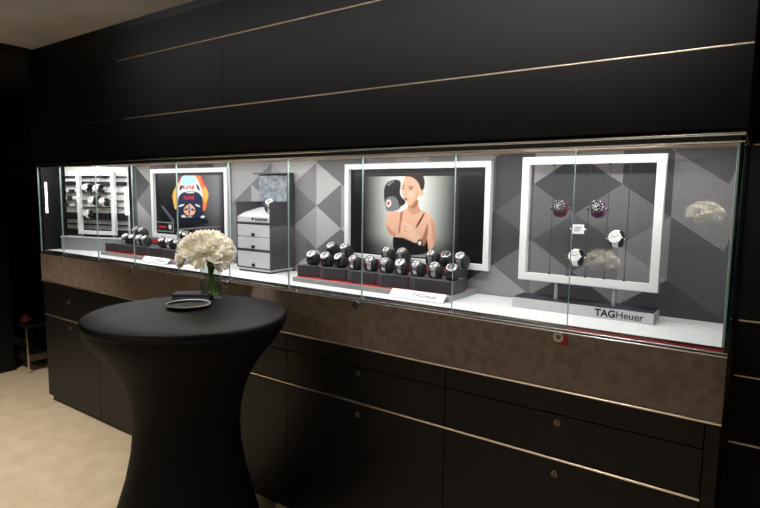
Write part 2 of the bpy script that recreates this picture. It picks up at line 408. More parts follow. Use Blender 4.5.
PRINT_BOXER=[('skin', [(-1.322, 1.52), (-1.292, 1.493), (-1.277, 1.448), (-1.27, 1.389), (-1.288, 1.345), (-1.317, 1.326), (-1.355, 1.341), (-1.363, 1.375), (-1.334, 1.402)]), ('skin', [(-1.496, 1.504), (-1.458, 1.522), (-1.432, 1.536), (-1.372, 1.533), (-1.337, 1.52), (-1.312, 1.51), (-1.297, 1.489), (-1.3, 1.404), (-1.318, 1.361), (-1.507, 1.349), (-1.504, 1.393), (-1.493, 1.456)]), ('skin2', [(-1.433, 1.558), (-1.378, 1.584), (-1.372, 1.542), (-1.354, 1.523), (-1.396, 1.498), (-1.432, 1.517)]), ('skin', [(-1.368, 1.614), (-1.356, 1.624), (-1.343, 1.616), (-1.344, 1.602), (-1.353, 1.591), (-1.365, 1.591)]), ('skin', [(-1.448, 1.691), (-1.426, 1.695), (-1.387, 1.682), (-1.361, 1.648), (-1.364, 1.614), (-1.377, 1.584), (-1.397, 1.558), (-1.416, 1.546), (-1.433, 1.552), (-1.443, 1.566), (-1.456, 1.579), (-1.464, 1.6), (-1.473, 1.613), (-1.469, 1.639), (-1.462, 1.665)]), ('hair', [(-1.452, 1.686), (-1.449, 1.698), (-1.436, 1.708), (-1.411, 1.714), (-1.376, 1.711), (-1.351, 1.694), (-1.339, 1.669), (-1.34, 1.64), (-1.348, 1.619), (-1.362, 1.623), (-1.366, 1.641), (-1.379, 1.661), (-1.397, 1.677), (-1.425, 1.687)]), ('black', [(-1.519, 1.394), (-1.497, 1.386), (-1.46, 1.389), (-1.418, 1.376), (-1.383, 1.363), (-1.353, 1.38), (-1.322, 1.399), (-1.316, 1.369), (-1.307, 1.312), (-1.511, 1.296)]), ('black', [(-1.341, 1.516), (-1.332, 1.513), (-1.379, 1.436), (-1.387, 1.441)]), ('black', [(-1.471, 1.516), (-1.463, 1.514), (-1.481, 1.474), (-1.487, 1.477)]), ('hair', [(-1.432, 1.638), (-1.414, 1.641), (-1.396, 1.634), (-1.396, 1.63), (-1.414, 1.636), (-1.431, 1.633)]), ('hair', [(-1.467, 1.643), (-1.455, 1.645), (-1.449, 1.642), (-1.455, 1.64), (-1.466, 1.639)]), ('dark', [(-1.43, 1.627), (-1.418, 1.632), (-1.404, 1.626), (-1.416, 1.622)]), ('dark', [(-1.467, 1.631), (-1.457, 1.633), (-1.452, 1.628), (-1.461, 1.625)]), ('skin2', [(-1.452, 1.601), (-1.444, 1.603), (-1.438, 1.596), (-1.446, 1.593), (-1.454, 1.595)]), ('lip', [(-1.456, 1.581), (-1.444, 1.585), (-1.431, 1.578), (-1.439, 1.571), (-1.451, 1.573)]), ('skin', [(-1.553, 1.514), (-1.473, 1.519), (-1.477, 1.483), (-1.482, 1.438), (-1.49, 1.405), (-1.511, 1.388), (-1.541, 1.4), (-1.561, 1.439), (-1.557, 1.48)]), ('glove', [(-1.577, 1.608), (-1.569, 1.644), (-1.55, 1.663), (-1.513, 1.672), (-1.487, 1.671), (-1.474, 1.66), (-1.476, 1.635), (-1.48, 1.605), (-1.466, 1.583), (-1.452, 1.575), (-1.443, 1.56), (-1.455, 1.548), (-1.474, 1.542), (-1.482, 1.522), (-1.556, 1.511), (-1.565, 1.546), (-1.573, 1.577)]), ('grey', [(-1.565, 1.586), (-1.498, 1.592), (-1.478, 1.535), (-1.482, 1.523), (-1.554, 1.51), (-1.563, 1.542)]), ('white', [(-1.563, 1.558), (-1.554, 1.572), (-1.54, 1.574), (-1.529, 1.564), (-1.53, 1.546), (-1.543, 1.535), (-1.556, 1.54)]), ('red', [(-1.556, 1.557), (-1.548, 1.566), (-1.537, 1.562), (-1.538, 1.549), (-1.548, 1.544), (-1.554, 1.549)]), ('grey', [(-1.56, 1.648), (-1.534, 1.664), (-1.507, 1.664), (-1.528, 1.655), (-1.547, 1.637)]), ('skin3', [(-1.473, 1.519), (-1.456, 1.516), (-1.472, 1.456), (-1.475, 1.412), (-1.487, 1.401), (-1.482, 1.438), (-1.476, 1.483)]), ('skin2', [(-1.559, 1.439), (-1.541, 1.4), (-1.511, 1.388), (-1.49, 1.405), (-1.505, 1.411), (-1.528, 1.417), (-1.546, 1.445)]), ('skin3', [(-1.416, 1.546), (-1.396, 1.558), (-1.377, 1.582), (-1.37, 1.559), (-1.39, 1.535), (-1.41, 1.53)]), ('skin3', [(-1.356, 1.38), (-1.334, 1.419), (-1.321, 1.463), (-1.314, 1.454), (-1.319, 1.403), (-1.328, 1.36), (-1.349, 1.35)]), ('skin2', [(-1.304, 1.501), (-1.277, 1.452), (-1.27, 1.389), (-1.285, 1.354), (-1.29, 1.405), (-1.299, 1.464)]), ('skin2', [(-1.416, 1.512), (-1.381, 1.519), (-1.349, 1.514), (-1.381, 1.512)]), ('skin0', [(-1.442, 1.614), (-1.41, 1.614), (-1.391, 1.597), (-1.409, 1.575), (-1.427, 1.581), (-1.438, 1.595)]), ('skin2', [(-1.378, 1.614), (-1.366, 1.614), (-1.377, 1.584), (-1.396, 1.558), (-1.408, 1.552), (-1.387, 1.583)]), ('skin0', [(-1.471, 1.42), (-1.467, 1.443), (-1.462, 1.464), (-1.449, 1.468), (-1.435, 1.461), (-1.414, 1.457), (-1.402, 1.442), (-1.387, 1.419), (-1.356, 1.388), (-1.371, 1.361), (-1.396, 1.377), (-1.429, 1.395), (-1.455, 1.4)]), ('skin2', [(-1.461, 1.444), (-1.432, 1.439), (-1.43, 1.436), (-1.459, 1.439)]), ('skin2', [(-1.461, 1.426), (-1.434, 1.421), (-1.432, 1.418), (-1.459, 1.422)]), ('dark', [(-1.38, 1.365), (-1.362, 1.391), (-1.342, 1.374), (-1.345, 1.352), (-1.365, 1.347)]), ('white', [(-1.37, 1.369), (-1.36, 1.379), (-1.349, 1.371), (-1.355, 1.356), (-1.367, 1.357)])]
PRINT_HELMET=[('orange', [(-3.107, 1.715), (-3.01, 1.703), (-2.977, 1.639), (-2.941, 1.588), (-2.962, 1.54), (-2.981, 1.477), (-3.017, 1.478), (-3.019, 1.594), (-3.061, 1.666)]), ('yellow', [(-3.012, 1.63), (-2.973, 1.626), (-2.941, 1.586), (-2.973, 1.528), (-3.004, 1.532)]), ('red', [(-3.031, 1.701), (-3.01, 1.703), (-2.975, 1.639), (-2.998, 1.639)]), ('yellow', [(-3.231, 1.71), (-3.273, 1.652), (-3.334, 1.587), (-3.328, 1.535), (-3.306, 1.465), (-3.277, 1.499), (-3.264, 1.592), (-3.223, 1.657)]), ('magenta', [(-3.272, 1.685), (-3.231, 1.712), (-3.226, 1.685), (-3.267, 1.652)]), ('white', [(-3.221, 1.71), (-3.092, 1.713), (-3.046, 1.668), (-3.005, 1.595), (-3.01, 1.541), (-3.071, 1.594), (-3.203, 1.593), (-3.275, 1.534), (-3.292, 1.569), (-3.249, 1.652)]), ('cyan', [(-3.21, 1.708), (-3.089, 1.709), (-3.071, 1.657), (-3.095, 1.646), (-3.21, 1.646), (-3.233, 1.661)]), ('navy', [(-3.249, 1.64), (-3.209, 1.641), (-3.217, 1.62), (-3.257, 1.601)]), ('navy', [(-3.074, 1.657), (-3.047, 1.639), (-3.027, 1.603), (-3.063, 1.614)]), ('navy', [(-3.262, 1.572), (-3.206, 1.6), (-3.067, 1.603), (-3.014, 1.572), (-3.004, 1.539), (-3.012, 1.46), (-3.002, 1.429), (-3.259, 1.42), (-3.284, 1.47), (-3.279, 1.522)]), ('white', [(-3.188, 1.597), (-3.088, 1.597), (-3.094, 1.59), (-3.179, 1.589)]), ('dark', [(-3.225, 1.5), (-3.161, 1.524), (-3.074, 1.511), (-3.065, 1.44), (-3.232, 1.433)]), ('skin', [(-3.217, 1.483), (-3.177, 1.508), (-3.146, 1.522), (-3.117, 1.51), (-3.078, 1.48), (-3.102, 1.446), (-3.157, 1.437), (-3.206, 1.454)]), ('dark', [(-3.208, 1.484), (-3.165, 1.49), (-3.166, 1.478), (-3.205, 1.473)]), ('dark', [(-3.136, 1.491), (-3.089, 1.483), (-3.092, 1.472), (-3.136, 1.478)]), ('blue', [(-3.161, 1.515), (-3.146, 1.518), (-3.143, 1.447), (-3.161, 1.444)]), ('white', [(-3.271, 1.499), (-3.237, 1.514), (-3.2, 1.515), (-3.204, 1.508), (-3.256, 1.494)]), ('white', [(-3.088, 1.518), (-3.056, 1.515), (-3.028, 1.5), (-3.042, 1.499), (-3.085, 1.509)]), ('white', [(-3.243, 1.436), (-3.224, 1.444), (-3.194, 1.439), (-3.183, 1.427), (-3.21, 1.42), (-3.237, 1.425)]), ('white', [(-3.177, 1.433), (-3.12, 1.436), (-3.118, 1.426), (-3.173, 1.423)]), ('navy2', [(-3.295, 1.415), (-3.233, 1.427), (-3.005, 1.435), (-2.956, 1.421), (-2.95, 1.39), (-3.305, 1.366)]), ('white', [(-3.036, 1.439), (-3.004, 1.447), (-2.985, 1.439), (-3.005, 1.429), (-3.031, 1.429)]), ('grey', [(-3.321, 1.344), (-2.827, 1.387), (-2.827, 1.378), (-3.322, 1.332)])]
# ---------------------------------------------------------------- printed pictures
def srgb(c): return np.array(lin(c))
COL = {'skin': (224, 176, 150), 'skin2': (202, 150, 125), 'skin3': (166, 112, 90), 'skin0': (232, 190, 166), 'hair': (52, 38, 34), 'black': (24, 23, 26), 'dark': (30, 24, 26), 'lip': (178, 84, 84),
       'glove': (44, 44, 48), 'grey': (118, 120, 126), 'white': (232, 230, 228), 'red': (196, 60, 60), 'orange': (232, 120, 66), 'yellow': (228, 176, 84),
       'magenta': (130, 52, 90), 'cyan': (176, 218, 232), 'navy': (34, 44, 74), 'navy2': (24, 26, 38), 'blue': (70, 92, 140)}
def inside(px, pz, poly):
    r = np.zeros(px.shape, bool); n = len(poly)
    for i in range(n):
        (x1, z1), (x2, z2) = poly[i], poly[(i+1) % n]
        if z1 == z2: continue
        c = ((z1 > pz) != (z2 > pz)) & (px < (x2-x1)*(pz-z1)/(z2-z1)+x1)
        r ^= c
    return r
def smooth_poly(p):
    for _ in range(2):
        q = []
        for a, b in zip(p, p[1:]+p[:1]):
            q += [(a[0]*.75+b[0]*.25, a[1]*.75+b[1]*.25), (a[0]*.25+b[0]*.75, a[1]*.25+b[1]*.75)]
        p = q
    return p
def print_mesh(name, parent, off, x0, x1, z0, z1, y, bg, shapes, step=.0028):
    nx, nz = int((x1-x0)/step), int((z1-z0)/step)
    gx, gz = np.meshgrid(np.linspace(x0, x1, nx), np.linspace(z0, z1, nz))
    acc = np.zeros((nz, nx, 3)); sub = [(-.33, -.33), (.33, -.33), (-.33, .33), (.33, .33)]
    polys = [(srgb(COL[c]), smooth_poly(p)) for c, p in shapes]
    for dx, dz in sub:
        X, Z = gx+dx*step, gz+dz*step
        col = bg(X, Z)
        for c, p in polys: col[inside(X, Z, p)] = c
        acc += col/4
    v = np.stack([gx-off[0], np.full_like(gx, y-off[1]), gz-off[2]], -1).reshape(-1, 3)
    idx = np.arange(nx*nz).reshape(nz, nx)
    f = np.stack([idx[:-1, :-1], idx[:-1, 1:], idx[1:, 1:], idx[1:, :-1]], -1).reshape(-1, 4)
    me = bpy.data.meshes.new(name); me.from_pydata(v.tolist(), [], f.tolist())
    ca = me.color_attributes.new('ink', 'FLOAT_COLOR', 'POINT')
    rgba = np.ones((nx*nz, 4)); rgba[:, :3] = acc.reshape(-1, 3); ca.data.foreach_set('color', rgba.ravel())
    me.materials.append(M['ink'])
    o = bpy.data.objects.new(name, me); C.objects.link(o); o.parent = parent; return o
m = mat('printed_ink', (128, 128, 128), .4, spec=.3); nt = m.node_tree; at = nt.nodes.new('ShaderNodeAttribute'); at.attribute_name = 'ink'
nt.links.new(at.outputs['Color'], nt.nodes['Principled BSDF'].inputs['Base Color']); M['ink'] = m

def sstep(a, b, x):
    t = np.clip((x-a)/(b-a), 0, 1); return t*t*(3-2*t)
def bg_boxer(X, Z):
    a = sstep(-1.72, -1.45, X)*(1-sstep(-1.42, -1.14, X))
    v = 1-.85*sstep(1.42, 1.31, Z)*(1-.3*a)
    k = (a*v)[..., None]
    col = srgb((10, 12, 13))*(1-k)+srgb((226, 232, 228))*k
    col[Z > 1.688] = srgb((30, 32, 34))
    return col
def bg_helmet(X, Z):
    k = sstep(-3.12, -2.86, X)*(1-.9*sstep(-2.86, -2.80, X))*(.4+.6*sstep(1.35, 1.6, Z))
    col = srgb((16, 18, 22))*(1-k[..., None])+srgb((112, 112, 118))*k[..., None]
    st = np.abs((X+3.46)*.8+(Z-1.50)) ; w_ = (X < -3.32) & (st < .014) & (Z < 1.50) & (Z > 1.385)
    col[w_] = srgb((92, 96, 104))
    ed = (X < -3.33) & (X > -3.53) & (Z < 1.386) & (Z > 1.318)
    col[ed] = srgb((150, 152, 156))
    ed = (X < -3.336) & (X > -3.524) & (Z < 1.380) & (Z > 1.324)
    col[ed] = srgb((20, 22, 26))
    for x0, x1 in ((-3.50, -3.455), (-3.45, -3.415)):
        col[(X > x0) & (X < x1) & (Z > 1.344) & (Z < 1.36)] = srgb((190, 40, 46))
    d = (np.abs(X+3.37) < .016) & (Z > 1.336+np.abs(X+3.37)*.7) & (Z < 1.37)
    col[d] = srgb((230, 232, 234))
    return col
def framed(name, label, x0, x1, z0, z1, bar, pn, bg, shapes):
    yf = BACK-.026
    t = thing(name, label, 'framed picture', ((x0+x1)/2, yf, z0)); o = Vector(t.location)
    X0, X1, Z0, Z1 = x0-o.x, x1-o.x, 0, z1-z0
    for nm in ('frame',):
        bm = B(); y0, y1 = -.034, -.001
        outer = [(X0, Z0), (X1, Z0), (X1, Z1), (X0, Z1)]; inner = [(X0+bar, Z0+bar), (X1-bar, Z0+bar), (X1-bar, Z1-bar), (X0+bar, Z1-bar)]
        vo = [[bm.verts.new((x, y, z)) for x, z in p] for p in (outer, inner) for y in (y0, y1)]
        of, ob, inf, inb = vo
        for k in range(4):
            l = (k+1) % 4
            bm.faces.new((of[k], of[l], inf[l], inf[k])); bm.faces.new((ob[k], inb[k], inb[l], ob[l]))
            bm.faces.new((of[k], ob[k], ob[l], of[l])); bm.faces.new((inf[k], inf[l], inb[l], inb[k]))
        bmesh.ops.recalc_face_normals(bm, faces=bm.faces[:])
        bmesh.ops.bevel(bm, geom=[e for e in bm.edges if e.calc_length() > .1], offset=.002, segments=2, affect='EDGES')
        obj('frame', bm, 'white', t)
    bm = B(); box(bm, X0+bar-.002, X1-bar+.002, -.012, -.002, Z0+bar-.002, Z1-bar+.002); obj('backing', bm, 'dark', t)
    ins = .018
    print_mesh('print', t, o, x0+bar+ins*.4, x1-bar-ins*.4, z0+bar+ins*.4, z1-bar-ins, yf-.0128, bg, shapes)
    return t
pb = framed('framed_picture', 'white framed picture of a woman holding a black boxing glove to her face', -1.812, -.994, 1.264, 1.751, .027, 'boxer', bg_boxer, PRINT_BOXER)
ph = framed('framed_picture', 'white framed picture of a racing helmet in white, navy and orange', -3.556, -2.745, 1.275, 1.752, .028, 'helmet', bg_helmet, PRINT_HELMET)
o = ph.location
for z, sz, x in ((1.616, .036, -3.214), (1.548, .034, -3.208)):
    text('lettering', 'Red Bull', sz, Matrix.Translation((x-o.x, -.0132, z-o.z)) @ FACE, 'redtext', ph, .0014, sx=.98)

# ---------------------------------------------------------------- watches
ORD = ['first', 'second', 'third', 'fourth', 'fifth', 'sixth', 'seventh', 'eighth', 'ninth', 'tenth', 'eleventh', 'twelfth']
CR, CZ = .0270, .0305            # cushion half depth and half height
def make_cushion(parent_none=None, m='cushion', length=.058, clips=None, m2=None):
    t = thing('watch_cushion', '', 'cushion')
    bm = B(); Tm = Matrix.Translation((0, 0, CZ)) @ Matrix.Rotation(PI/2, 4, 'Y') @ Matrix.Diagonal((CZ/CR, 1, 1, 1))
    L = length/2
    lathe(bm, [(CR*.30, -L-.001), (CR*.78, -L), (CR*.95, -L+.003), (CR, -L+.009), (CR, L-.009), (CR*.95, L-.003), (CR*.78, L), (CR*.30, L+.001)], 28, 0, Tm)
    if m2:
        for f in bm.faces:
            if f.calc_center_median().x > 0: f.material_index = 1
    obj('pad', bm, [m, m2] if m2 else m, t, True)
    if clips:
        for s in (-1, 1):
            bm = B(); tube(bm, [(s*(L-.002), 0, CZ), (s*clips, 0, CZ)], .0032, 10); box(bm, s*clips-.004, s*clips+.004, -.005, .005, CZ-.005, CZ+.005, 0, .001)
            obj('clip', bm, 'chrome', t, True, 'small chrome wire clip')
    return t
def make_watch(strapm, casem, dialm, bezelm, phi, chrono=True, R=.0225, bracelet=False, wid=.022):
    t = thing('wristwatch', '', 'watch')
    # band all round the cushion
    bm = B(); n = 44; a, b = CR+.0006, CZ+.0006; rows = []
    for k in range(n):
        th = 2*PI*k/n; g = .0030 if (not bracelet or k % 2) else .0022
        d = math.cos(th-(PI-phi)); ww = wid*(.40+.12*max(0, d))
        ring = []
        for hx, e in ((-ww, 0), (-ww, g), (ww, g), (ww, 0)):
            ring.append(bm.verts.new((hx, (a+e)*math.cos(th), CZ+(b+e)*math.sin(th))))
        rows.append(ring)
    for k in range(n):
        r0, r1 = rows[k], rows[(k+1) % n]
        for q in range(4): bm.faces.new((r0[q], r0[(q+1) % 4], r1[(q+1) % 4], r1[q]))
    bmesh.ops.recalc_face_normals(bm, faces=bm.faces[:])
    obj('strap', bm, strapm, t, True)
    nrm = Vector((0, -math.cos(phi), math.sin(phi)))
    base = Vector((0, -math.cos(phi)*CR, CZ+math.sin(phi)*CZ))
    xax = Vector((1, 0, 0)); yax = nrm.cross(xax)
    T = Matrix(((xax.x, yax.x, nrm.x, base.x), (xax.y, yax.y, nrm.y, base.y), (xax.z, yax.z, nrm.z, base.z), (0, 0, 0, 1)))
    bm = B()
    lathe(bm, [(R*.82, .0005), (R*.97, .002), (R, .0045), (R, .0075), (R*.96, .009), (R*.80, .009)], 36, 0, T)
    for s1 in (-1, 1):
        for s2 in (-1, 1):
            box(bm, s1*wid*.50-.0022, s1*wid*.50+.0022, s2*R*.72-.004, s2*R*.72+.006 if s2 > 0 else s2*R*.72+.004, .001, .0062, 0, .0008, T)
    ca = obj('case', bm, casem, t, True)
    bm = B(); lathe(bm, [(R*.97, .0088), (R*.95, .0105), (R*.84, .0112), (R*.79, .0100), (R*.79, .0088)], 36, 0, T, cap=False); obj('bezel', bm, bezelm, ca, True)
    bm = B(); Tc = T @ Matrix.Translation((R, 0, .005)) @ Matrix.Rotation(PI/2, 4, 'Y')
    lathe(bm, [(.0026, -.001), (.0026, .0034), (.002, .004)], 12, 0, Tc)
    if chrono:
        for an in (.5, -.5):
            Tp = T @ Matrix.Rotation(an, 4, 'Z') @ Matrix.Translation((R, 0, .005)) @ Matrix.Rotation(PI/2, 4, 'Y'); lathe(bm, [(.0017, -.001), (.0017, .0032)], 10, 0, Tp)
    obj('crown', bm, casem, ca, True)
    inv = 'dialb' if dialm == 'dialw' else 'steel'
    bm = B(); lathe(bm, [(R*.79, .0088), (R*.79, .0094)], 32, 0, T)
    for h in range(12):
        Th = T @ Matrix.Rotation(h*PI/6, 4, 'Z')
        box(bm, R*.58, R*.72, -.0006, .0006, .0093, .0099, 1, 0, Th)
    if chrono:
        for an in (PI, -PI/2, PI/2):
            Ts = T @ Matrix.Rotation(an, 4, 'Z') @ Matrix.Translation((R*.40, 0, .0094)); torus(bm, R*.20, .0005, 18, 5, 1, Ts)
            lathe(bm, [(R*.19, 0), (R*.19, .0002)], 16, 2, Ts)
    di = obj('dial', bm, [dialm, inv, 'strapg' if dialm == 'dialw' else 'dialb'], t)
    for an, ln, wd in ((2.6, R*.45, .0009), (.55, R*.65, .0006)):
        bm = B(); box(bm, -R*.1, ln, -wd, wd, .0101, .0105, 0, 0, T @ Matrix.Rotation(an, 4, 'Z')); obj('hand', bm, inv, di)
    return t
PHI = math.radians(52)
CU = make_cushion()
WT = [make_watch('steel', 'steel', 'dialw', 'steel', PHI, bracelet=True), make_watch('strapb', 'steel', 'dialw', 'steel', PHI),
      make_watch('strapb', 'steel', 'dialb', 'steel', PHI), make_watch('steel', 'steel', 'dialw', 'dialb', PHI, bracelet=True)]
WD = ['silver dial steel bracelet watch', 'silver dial black strap watch', 'black dial black strap watch', 'black bezel steel bracelet watch']
used = {}
def place(proto, loc, rotz, label, group, cat):
    if proto not in used:
        used[proto] = 1; proto.location = loc; proto.rotation_euler = (0, 0, rotz); proto['label'] = label; proto['group'] = group; r = proto
    else: r = dup(proto, loc, rotz, label, group)
    return r
rw = random.Random(5)
def watch_row(xs, y, z, where, rowname, kinds):
    for i, x in enumerate(xs):
        rz = math.radians(rw.uniform(-10, 10)); y2 = y+rw.uniform(-.006, .006)
        n = ORD[i]
        place(CU, (x, y2, z), rz, 'charcoal cushion under the %s %s watch on the %s' % (n, rowname, where), 'watch cushions on the display trays', 'cushion')
        k = kinds[i % len(kinds)]
        place(WT[k], (x, y2, z), rz, '%s, %s from left in %s, %s' % (WD[k], n, rowname, where), 'watches on the display trays', 'watch')

# ---------------------------------------------------------------- trays with stepped blocks
def tray(x0, where, front, back, kf, kb, card_x, cz):
    zf = ZF+.0005
    t = thing('display_platform', 'low grey platform with a red felt top, under the %s' % where, 'display platform', (x0+.445, 2.21, zf), 0, 'display platforms in the showcase')
    bm = B(); box(bm, -.447, .445, -.20, .20, 0, .021, 0, .0012); obj('base', bm, 'greyplat', t)
    bm = B(); box(bm, -.443, .414, -.180, .06, .0212, .0226); obj('felt_top', bm, 'red', t, label='red felt top')
    zt = zf+.0227
    for i in range(5):
        a = x0+.176*i; dl = .020; y0 = 2.042; yb = 2.19
        left = a-.045 if i else a
        last = (i == 4)
        poly = [(a, y0), (a+.130 if not last else a+.172, y0+dl if not last else y0+.012), (a+.1305 if not last else a+.172, yb), (left, yb)] + ([(left, y0+dl)] if i else [])
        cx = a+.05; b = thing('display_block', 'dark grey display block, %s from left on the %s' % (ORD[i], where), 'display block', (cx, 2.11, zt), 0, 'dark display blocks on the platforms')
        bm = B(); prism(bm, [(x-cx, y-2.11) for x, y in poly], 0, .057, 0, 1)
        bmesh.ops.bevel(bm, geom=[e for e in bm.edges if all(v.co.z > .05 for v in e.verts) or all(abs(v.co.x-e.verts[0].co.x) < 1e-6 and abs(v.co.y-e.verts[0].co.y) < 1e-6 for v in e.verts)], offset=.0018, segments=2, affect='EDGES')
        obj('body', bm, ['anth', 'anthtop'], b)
    r = thing('riser_block', 'long dark riser behind the blocks of the %s' % where, 'display block', (x0+.44, 2.228, zt), 0, 'risers at the back of the platforms')
    bm = B(); box(bm, -.437, .411, -.036, .034, 0, .072, 0, .0015); box(bm, -.437, .411, -.029, .034, .0722, .0879); obj('body', bm, 'anth', r)
    bm = B(); box(bm, -.435, .405, -.0365, -.030, .0722, .088, 0, .0005); obj('band', bm, 'red', r, label='red felt band')
    bm = B(); box(bm, -.437, .411, -.036, .034, .0881, .094, 0, .001); obj('cap', bm, 'anth', r, label='dark grey top board')
    watch_row(front, 2.10, zt+.0575, where, 'front row', kf)
    watch_row(back, 2.228, zt+.0945, where, 'back row', kb)
    # tilted name card leaning on the platform
    c = thing('name_card', 'white name card leaning on the front of the %s' % where, 'sign', (card_x, 1.985, zf), 0, 'white name cards in the showcase')
    al = math.radians(40); Tc = Matrix.Translation((0, -.012, .0008)) @ Matrix.Rotation(al, 4, 'X')
    bm = B(); box(bm, -.135, .135, 0, .046, 0, .003, 0, .0006, Tc); obj('card', bm, 'white', c)
    tt, w_ = text('lettering', 'TAGHeuer', .026, Tc @ Matrix.Translation((-.02, .014, .0032)), 'greytext', c, .0002)
T1, T2 = 'tray below helmet picture', 'tray below boxing picture'
tray(-3.785, T1, [-3.60, -3.525, -3.44, -3.365, -3.175, -3.09, -3.00], [-3.685, -3.60, -3.16, -3.094], [0, 1, 0, 0, 2, 0, 1], [0, 1, 0, 2], -3.10, 0)
tray(-1.942, T2, [-1.88, -1.786, -1.704, -1.608, -1.519, -1.43, -1.343, -1.258, -1.17, -1.082], [-1.855, -1.762, -1.505, -1.418, -1.253, -1.180, -1.105], [1, 1, 1, 3, 3, 3, 0, 3, 3, 2], [1, 0, 3, 3, 3, 2, 0], -1.195, 0)

# ---------------------------------------------------------------- drawer boxes and presentation box
TX, TY0, TY1 = -2.333, 2.10, 2.283
def drawer_box(z0, h, ndraw, label):
    t = thing('drawer_box', label, 'drawer box', (TX, (TY0+TY1)/2, z0), 0, 'stacked grey drawer boxes')
    y0, y1 = TY0-(TY0+TY1)/2, TY1-(TY0+TY1)/2; w2 = .137
    bm = B(); th = .006
    box(bm, -w2, w2, y0, y1, 0, th); box(bm, -w2, w2, y0, y1, h-th, h); box(bm, -w2, -w2+th, y0, y1, th, h-th); box(bm, w2-th, w2, y0, y1, th, h-th); box(bm, -w2+th, w2-th, y1-th, y1, th, h-th)
    obj('case', bm, 'anth', t)
    dh = (h-2*th)/ndraw
    for q in range(ndraw):
        bm = B(); za = th+q*dh+.0012; zb = th+(q+1)*dh-.0012
        box(bm, -w2+th+.001, w2-th-.001, y0+.001, y1-.01, za, zb, 0, .001)
        d = obj('drawer', bm, 'silverfront', t, label='silver drawer')
        bm = B(); box(bm, -.013, .013, y0-.004, y0+.002, za+.004, za+.020, 0, .002); tube(bm, [(-.009, y0-.006, za+.017), (.009, y0-.006, za+.017)], .0018, 8)
        obj('pull', bm, 'strapb', d, label='black leather pull tab')
    return t
for s in (0,):
    ft = thing('foot_board', 'low dark foot board under the stack of drawer boxes', 'stand', (TX, 2.19, ZF+.0005))
    bm = B(); box(bm, -.125, .115, -.085, .085, .0, .010, 0, .001); box(bm, -.132, .132, -.09, .09, .010, .020, 1, .001); obj('panel', bm, ['black', 'silverfront'], ft)
zb0 = ZF+.0005+.0205
db = drawer_box(zb0, .103, 1, 'grey drawer box with one silver drawer, bottom of the stack')
drawer_box(zb0+.1035, .150, 2, 'grey drawer box with two silver drawers, middle of the stack')
zp = zb0+.1035+.1505
t = thing('presentation_box', 'open grey presentation box with upright silver lined lid, on top of the drawer boxes', 'box', (TX, (TY0+TY1)/2, zp))
y0, y1 = -.0915, .0915; w2 = .137
bm = B(); th = .006; h = .118
box(bm, -w2, w2, y0, y1, 0, th); box(bm, w2-th, w2, y0, y1, th, h); box(bm, -w2, -w2+th, y0, y1, th, h); box(bm, -w2+th, w2-th, y1-th, y1, th, h)
obj('case', bm, 'anth', t)
bm = B(); pts = [(y0+.002, th+.0005), (y1-th-.001, th+.0005), (y1-th-.001, .085), (y0+.06, .060), (y0+.002, .036)]
a = [bm.verts.new((-w2+th+.001, y, z)) for y, z in pts]; b = [bm.verts.new((w2-th-.001, y, z)) for y, z in pts]
for q in range(5): bm.faces.new((a[q], a[(q+1) % 5], b[(q+1) % 5], b[q]))
bm.faces.new(a); bm.faces.new(b); bmesh.ops.recalc_face_normals(bm, faces=bm.faces[:])
obj('insert', bm, 'silverfront', t, label='silver sloping insert')
text('lettering', 'TAGHEUER', .020, Matrix.Translation((.012, y0+.0012, .015)) @ FACE, 'text', t, .0005)
bm = B()
for q, (sx, sz) in enumerate(((-.008, .016), (.008, .016))): pass
sh = [(-.008, .016), (.008, .016), (.008, .006), (0, -.002), (-.008, .006)]
vs = [bm.verts.new((x-.004, y0+.001, z+.016)) for x, z in sh]; vs2 = [bm.verts.new((x-.004, y0+.003, z+.016)) for x, z in sh]
for q in range(5): bm.faces.new((vs[q], vs2[q], vs2[(q+1) % 5], vs[(q+1) % 5]))
bm.faces.new(vs); bm.faces.new(list(reversed(vs2))); bmesh.ops.recalc_face_normals(bm, faces=bm.faces[:])
obj('emblem', bm, 'text', t, label='small black shield emblem')
bm = B(); lz0, lz1 = h+.001, h+.166
box(bm, -w2, w2, y1-.008, y1-.002, lz0, lz1); box(bm, w2-.006, w2, y1-.05, y1-.008, lz0, lz1); box(bm, -w2-.0, w2, y1-.055, y1-.008, lz1-.006, lz1)
ld = obj('lid', bm, 'anth', t)
bm = B(); box(bm, -w2+.004, w2-.007, y1-.011, y1-.0085, lz0+.002, lz1-.008); obj('lining', bm, 'foil', ld, label='crinkled silver lining')
pw = dup(WT[0], (TX+.085, 2.155, zp+.062), .35, 'steel watch with a silver dial lying in the open presentation box', 'watch in the open box')
pc = dup(CU, (TX+.085, 2.155, zp+.062), .35, 'charcoal cushion holding the watch in the open presentation box', 'watch in the open box')

